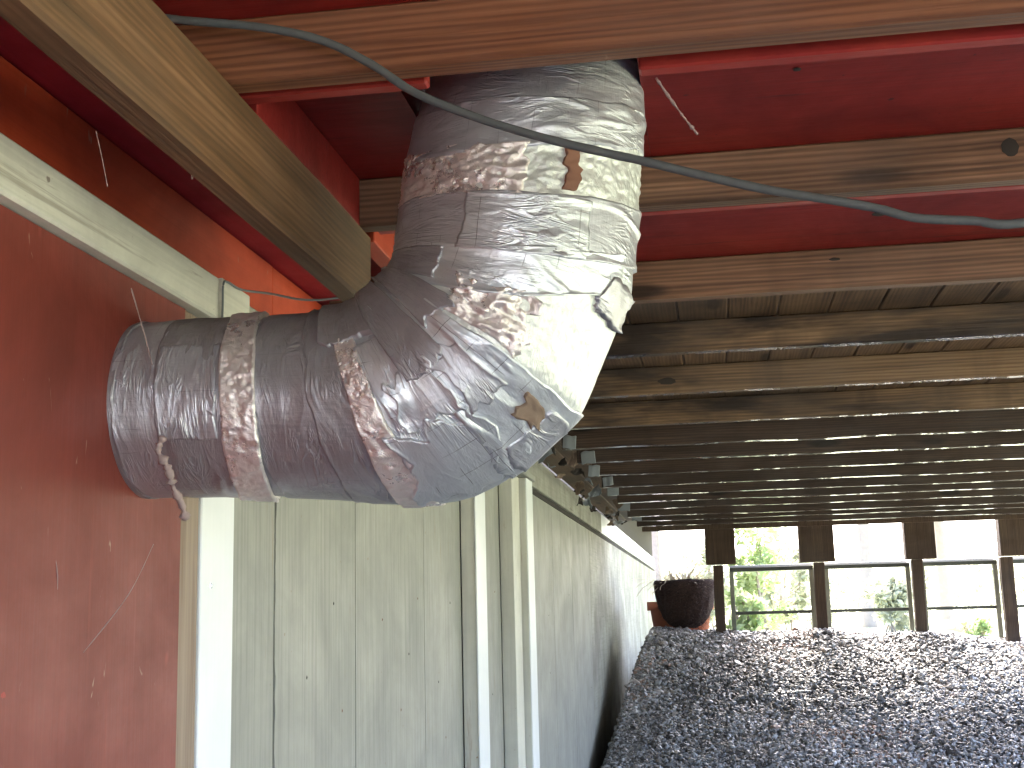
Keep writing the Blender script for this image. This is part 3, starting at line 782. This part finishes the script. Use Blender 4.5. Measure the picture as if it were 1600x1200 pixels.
# ledge debris: scraps of torn facing lying along the frieze board under the joist ends
def scrap(i, y, x_, z_, sz, mat, lab):
    n = 5; V = []; F = []
    for r in range(n):
        for c_ in range(n):
            a, b = (r / (n - 1) - .5), (c_ / (n - 1) - .5)
            V.append((a * sz * random.uniform(.7, 1.1), b * sz * 1.6 * random.uniform(.7, 1.1), sz * .35 * math.sin(3 * a + 2 * b + i) + random.uniform(-.1, .1) * sz))
    for r in range(n - 1):
        for c_ in range(n - 1): F.append((r * n + c_, r * n + c_ + 1, (r + 1) * n + c_ + 1, (r + 1) * n + c_))
    me = bpy.data.meshes.new('insulation_scrap'); me.from_pydata(V, [], F)
    o = link('insulation_scrap', me, mat, None, (x_, y, z_)); o.rotation_euler = (random.uniform(-1.0, .2), .4 + random.uniform(-.5, .5), random.uniform(-1, 1))
    sol = o.modifiers.new('thick', 'SOLIDIFY'); sol.thickness = .003
    props(o, lab, 'scrap', 'bits of debris lodged along the wall top'); return o
far = [y for y in jy if y > 5]
words = ['first', 'second', 'third', 'fourth', 'fifth']
for i, y in enumerate(far):
    if i > 4 and i % 2: continue
    w_ = random.uniform(.028, .042); h_ = random.uniform(.045, .06); xx = -.575 + random.uniform(-.018, .018)
    o = box('foil_tab', M_scrap, xx - w_, xx + w_, y - .012, y - .003, .752 - h_, .755, None, .002, warp=.004, cuts=2, ax=0)
    o.rotation_euler = (random.uniform(-.08, .0), random.uniform(-.12, .12), random.uniform(-.15, .15))
    props(o, (words[i] + ' pale blue-grey square patch on a joist face, counted from the duct') if i < 5 else 'small grey patch far down the row of patched joists beside the wall', 'patch', 'pale patches on the far joists')
for i in range(26):
    y = 5.5 + 5.4 * (i / 25)
    scrap(i, y, -.84 + .22 * random.random(), .775 - random.uniform(.0, .05), random.uniform(.03, .065), M_paper if i % 3 == 0 else M_dirt if i % 3 == 1 else M_scrap,
          ('brown papery', 'dark leafy', 'grey')[i % 3] + ' bit of debris lodged under the joists along the wall top')

# ================================================================== RAIL FRAMES BEYOND THE POSTS
def frame(x0, x1, lab, lean=0.0):
    t = thing('rail_frame', ((x0 + x1) / 2, 11.36, -.3), lab, 'railing', 'rail frames between the deck posts')
    box('top_rail', M_rail, x0, x1, 11.34, 11.45, .332, .366, t, .003)
    box('bottom_rail', M_rail, x0 + .035, x1 - .035, 11.35, 11.39, -.035, -.008, t, .003)
    box('cap_rail', M_white, x0 + .002, x1 - .002, 11.455, 11.48, .350, .388, t, .003)
    for s_, xx in ((0, x0), (1, x1)):
        o = box('stile', M_stile, xx - .001 if s_ == 0 else xx - .035, xx + .035 if s_ == 0 else xx + .001, 11.345, 11.395, -.50, .333, t, .003)
    o.rotation_euler[1] = 0
    return t
frame(.125, .835, 'grey-green rail frame right of the dark basket, leftmost of three')
frame(.925, 1.635, 'grey-green rail frame between the second and third deck posts')
frame(1.72, 2.345, 'grey-green rail frame at the right, behind which pinkish stones lie')
frame(2.44, 3.05, 'partly seen rail frame at the right edge beyond the last post')

# ================================================================== BASKET AND POT
bs = thing('coir_basket', (-.27, 11.62, -.14), 'dark shaggy coir basket full of dead plant beside the first post', 'basket')
def bowl(name, prof, mat, parent, c, rough=.0, n=40):
    V = []; F = []
    for (r, z) in prof:
        for k in range(n):
            a = 6.283 * k / n; q = 1 + rough * (random.random() - .5)
            V.append((r * q * math.cos(a), r * q * math.sin(a), z + rough * .12 * (random.random() - .5)))
    for i in range(len(prof) - 1):
        for k in range(n): F.append((i * n + k, i * n + (k + 1) % n, (i + 1) * n + (k + 1) % n, (i + 1) * n + k))
    F.append(tuple(range(n))[::-1]); F.append(tuple((len(prof) - 1) * n + k for k in range(n)))
    me = bpy.data.meshes.new(name); me.from_pydata(V, [], F)
    for p in me.polygons: p.use_smooth = True
    return link(name, me, mat, parent, c)
bowl('basket_shell', [(.08, 0), (.15, .03), (.20, .09), (.238, .18), (.262, .29), (.272, .40), (.258, .42), (.24, .40), (.22, .35)], M_coir, bs, (-.27, 11.62, -.14), .09)
# tufts of the shaggy liner
V = []; F = []
for i in range(1500):
    a = random.random() * 6.283; h = random.random(); r = np.interp(h, [0, .25, .5, 1], [.15, .22, .255, .27]); z = h * .4
    p = Vector((r * math.cos(a), r * math.sin(a), z)); q = p + Vector((math.cos(a), math.sin(a), random.uniform(-1, .6))) * random.uniform(.012, .04)
    t = Vector((-math.sin(a), math.cos(a), 0)) * .004; b = len(V)
    V += [tuple(p - t), tuple(p + t), tuple(q)]; F.append((b, b + 1, b + 2))
me = bpy.data.meshes.new('liner_fibre'); me.from_pydata(V, [], F); o = link('liner_fibre', me, M_coir, bs, (-.27, 11.62, -.14)); o['kind'] = 'stuff'
dp = thing('dead_plant', (-.30, 11.62, .22), 'pale dried stems drooping over the dark coir basket', 'plant')
V = []; F = []
for i in range(420):
    a = random.random() * 6.283; r0 = random.uniform(0, .2)
    p = Vector((r0 * math.cos(a), r0 * math.sin(a), 0)); L = random.uniform(.05, .30)
    dv = Vector((math.cos(a) * random.uniform(.3, 1), math.sin(a) * random.uniform(.3, 1), random.uniform(.2, 1.2))).normalized()
    prev = p; w_ = random.uniform(.0015, .006)
    for k in range(5):
        nx = prev + dv * L / 5; dv = (dv + Vector((random.uniform(-.2, .2), random.uniform(-.2, .2), random.uniform(-.5, -.05)))).normalized()
        s_ = Vector((dv.y, -dv.x, .2)).normalized() * w_; b = len(V)
        V += [tuple(prev - s_), tuple(prev + s_), tuple(nx + s_), tuple(nx - s_)]; F.append((b, b + 1, b + 2, b + 3)); prev = nx
me = bpy.data.meshes.new('dry_stems'); me.from_pydata(V, [], F); o = link('dry_stems', me, M_dry, dp, (-.30, 11.62, .22)); o['kind'] = 'stuff'
pot = bowl('terracotta_pot', [(.20, 0), (.22, .02), (.28, .44), (.31, .44), (.31, .52), (.27, .52), (.25, .40)], M_terra, None, (-.335, 12.25, -.42))
props(pot, 'orange terracotta pot showing behind the dark basket', 'pot')

# ================================================================== GARDEN BEYOND
def leaves(name, n, shape, size, mat, parent, loc, long=1.8, seed=1):
    r = np.random.default_rng(seed)
    P = shape(r, n)
    a = r.random(n) * 6.283; el = r.normal(0.2, .6, n)
    D = np.stack([np.cos(a) * np.cos(el), np.sin(a) * np.cos(el), np.sin(el)], -1)
    U = np.cross(D, r.normal(size=(n, 3))); U /= np.linalg.norm(U, axis=1)[:, None]
    s_ = size * (.6 + .8 * r.random(n))[:, None]
    V = np.stack([P, P + D * s_ * long * .5 + U * s_ * .4, P + D * s_ * long, P + D * s_ * long * .5 - U * s_ * .4], 1)
    F = np.arange(n * 4).reshape(-1, 4)
    o = mesh_np(name, V.reshape(-1, 3), F, mat, parent, loc, smooth=False, tint=np.repeat(r.random(n), 4))
    return o
def clumps(cs, rad):
    def f(r, n):
        idx = r.integers(0, len(cs), n); d_ = r.normal(size=(n, 3)); d_ /= np.linalg.norm(d_, axis=1)[:, None]
        return np.array(cs)[idx] + d_ * (np.array(rad)[idx] * r.random(n) ** .4)[:, None]
    return f
def shrub(x, y, h, wd, mat, lab, seed, n=2600, size=.07, group='shrubs in the garden beyond the deck'):
    z = float(ground_z(np.array([x]), np.array([y]))[0])
    t = thing('shrub', (x, y, z), lab, 'shrub', group)
    r = random.Random(seed)
    cs = [(r.uniform(-wd, wd) * .8, r.uniform(-wd, wd) * .5, r.uniform(.15, .95) * h) for _ in range(16)]
    leaves('foliage', n, clumps(cs, [wd * r.uniform(.25, .45) for _ in cs]), size, mat, t, (x, y, z), seed=seed)
    for k in range(5):
        c = r.choice(cs); tube('stem', [(x + .05 * k - .1, y, z), (x + c[0] * .5, y + c[1] * .5, z + c[2] * .5), (x + c[0], y + c[1], z + c[2])], .018, M_bark, t, seg=6, res=3)
    return t
def tree(x, y, h, r0, mat, lab, seed, cr=2.2, lean=0):
    z = float(ground_z(np.array([x]), np.array([y]))[0])
    t = thing('tree', (x, y, z), lab, 'tree', 'trees beyond the deck'); r = random.Random(seed)
    tube('trunk', [(x, y, z - .1), (x + lean * .3, y, z + h * .3), (x + lean, y, z + h * .8)], lambda q: r0 * (1 - .6 * q), M_bark, t, seg=10, jitter=.06)
    cs = [(lean + r.uniform(-cr, cr), r.uniform(-cr, cr), h * r.uniform(.5, 1.1)) for _ in range(26)]
    for k in range(6):
        c = cs[k]; tube('limb', [(x + lean * .5, y, z + h * .45), (x + c[0] * .6, y + c[1] * .6, z + (h * .45 + c[2]) / 2), (x + c[0], y + c[1], z + c[2])], lambda q: r0 * .4 * (1 - .8 * q), M_bark, t, seg=6)
    leaves('crown', 5200, clumps(cs, [cr * r.uniform(.22, .42) for _ in cs]), .12, mat, t, (x, y, z), seed=seed)
shrub(.62, 17.5, 1.75, .42, M_leaf, 'bright green leafy shrub seen right of the first post', 3, 1500, .06)
shrub(.95, 19.5, 1.5, .5, M_leaf_p, 'pale feathery shrub just right of the bright green one', 4, 1600, .07)
shrub(1.75, 24, 1.2, .4, M_leaf_p, 'pale shrub beyond the second bay', 5, 500, .08)
shrub(3.3, 26, 1.0, .5, M_leaf_p, 'pale shrub low at the right behind the third frame', 6, 2200, .09)
shrub(-.15, 22, 1.6, .6, M_leaf_p, 'pale dry shrub above the coir basket', 7, 2200, .07)
shrub(.30, 14.6, .62, .2, M_leaf, 'small spiky green plant low in the first rail frame', 8, 500, .07)
shrub(2.72, 14.6, .32, .16, M_leaf, 'small green weed at the foot of the last post', 9, 400, .045)
trs = [(-1.5, 34, 7, .16, M_leaf_p, 'tall pale tree left of the coir basket view'), (1.6, 38, 8, .22, M_leaf, 'green tree rising in line with the first bay'), (3.7, 33, 8, .2, M_leaf_d, 'darker tree in line with the second bay'), (6.2, 37, 8, .22, M_leaf_p, 'pale tree in line with the third bay'), (9.5, 40, 9, .25, M_leaf, 'bright tree furthest right beyond the deck')]
for i, (x, y, h, r0, m_, lab) in enumerate(trs): tree(x, y, h, r0, m_, lab, 20 + i)
def hedge_shape(r, n):
    x = r.uniform(-30, 45, n); hh = 2.2 + .9 * fbm(x * .35, x * 0 + 2, 0, 3)
    z = hh * r.random(n) ** .7; y = r.normal(0, .8, n); return np.stack([x, y, z], -1)
hd = leaves('distant_hedge', 26000, hedge_shape, .17, M_leaf_p, None, (0, 48, -.4), seed=77)
props(hd, 'pale sunlit hedge and undergrowth closing the yard', 'hedge', kind='stuff')
# reddish edging stones on the lawn
for i, (x, y, s_) in enumerate(((3.05, 18.2, .10), (3.22, 18.25, .13), (3.40, 18.3, .10), (3.55, 18.35, .15))):
    bm = bmesh.new(); bmesh.ops.create_icosphere(bm, subdivisions=2, radius=s_)
    for v in bm.verts: v.co = Vector((v.co.x * 1.2, v.co.y, v.co.z * .75)) * random.uniform(.85, 1.1)
    me = bpy.data.meshes.new('garden_stone'); bm.to_mesh(me); bm.free()
    o = link('garden_stone', me, M_pink, None, (x, y, float(ground_z(np.array([x]), np.array([y]))[0]) + .2))
    props(o, ('small pinkish garden stone, leftmost of the row on the lawn', 'garden stone second from the left in the lawn row', 'garden stone second from the right in the lawn row', 'largest pinkish garden stone at the right end of the row')[i], 'stone', 'reddish stones on the lawn')
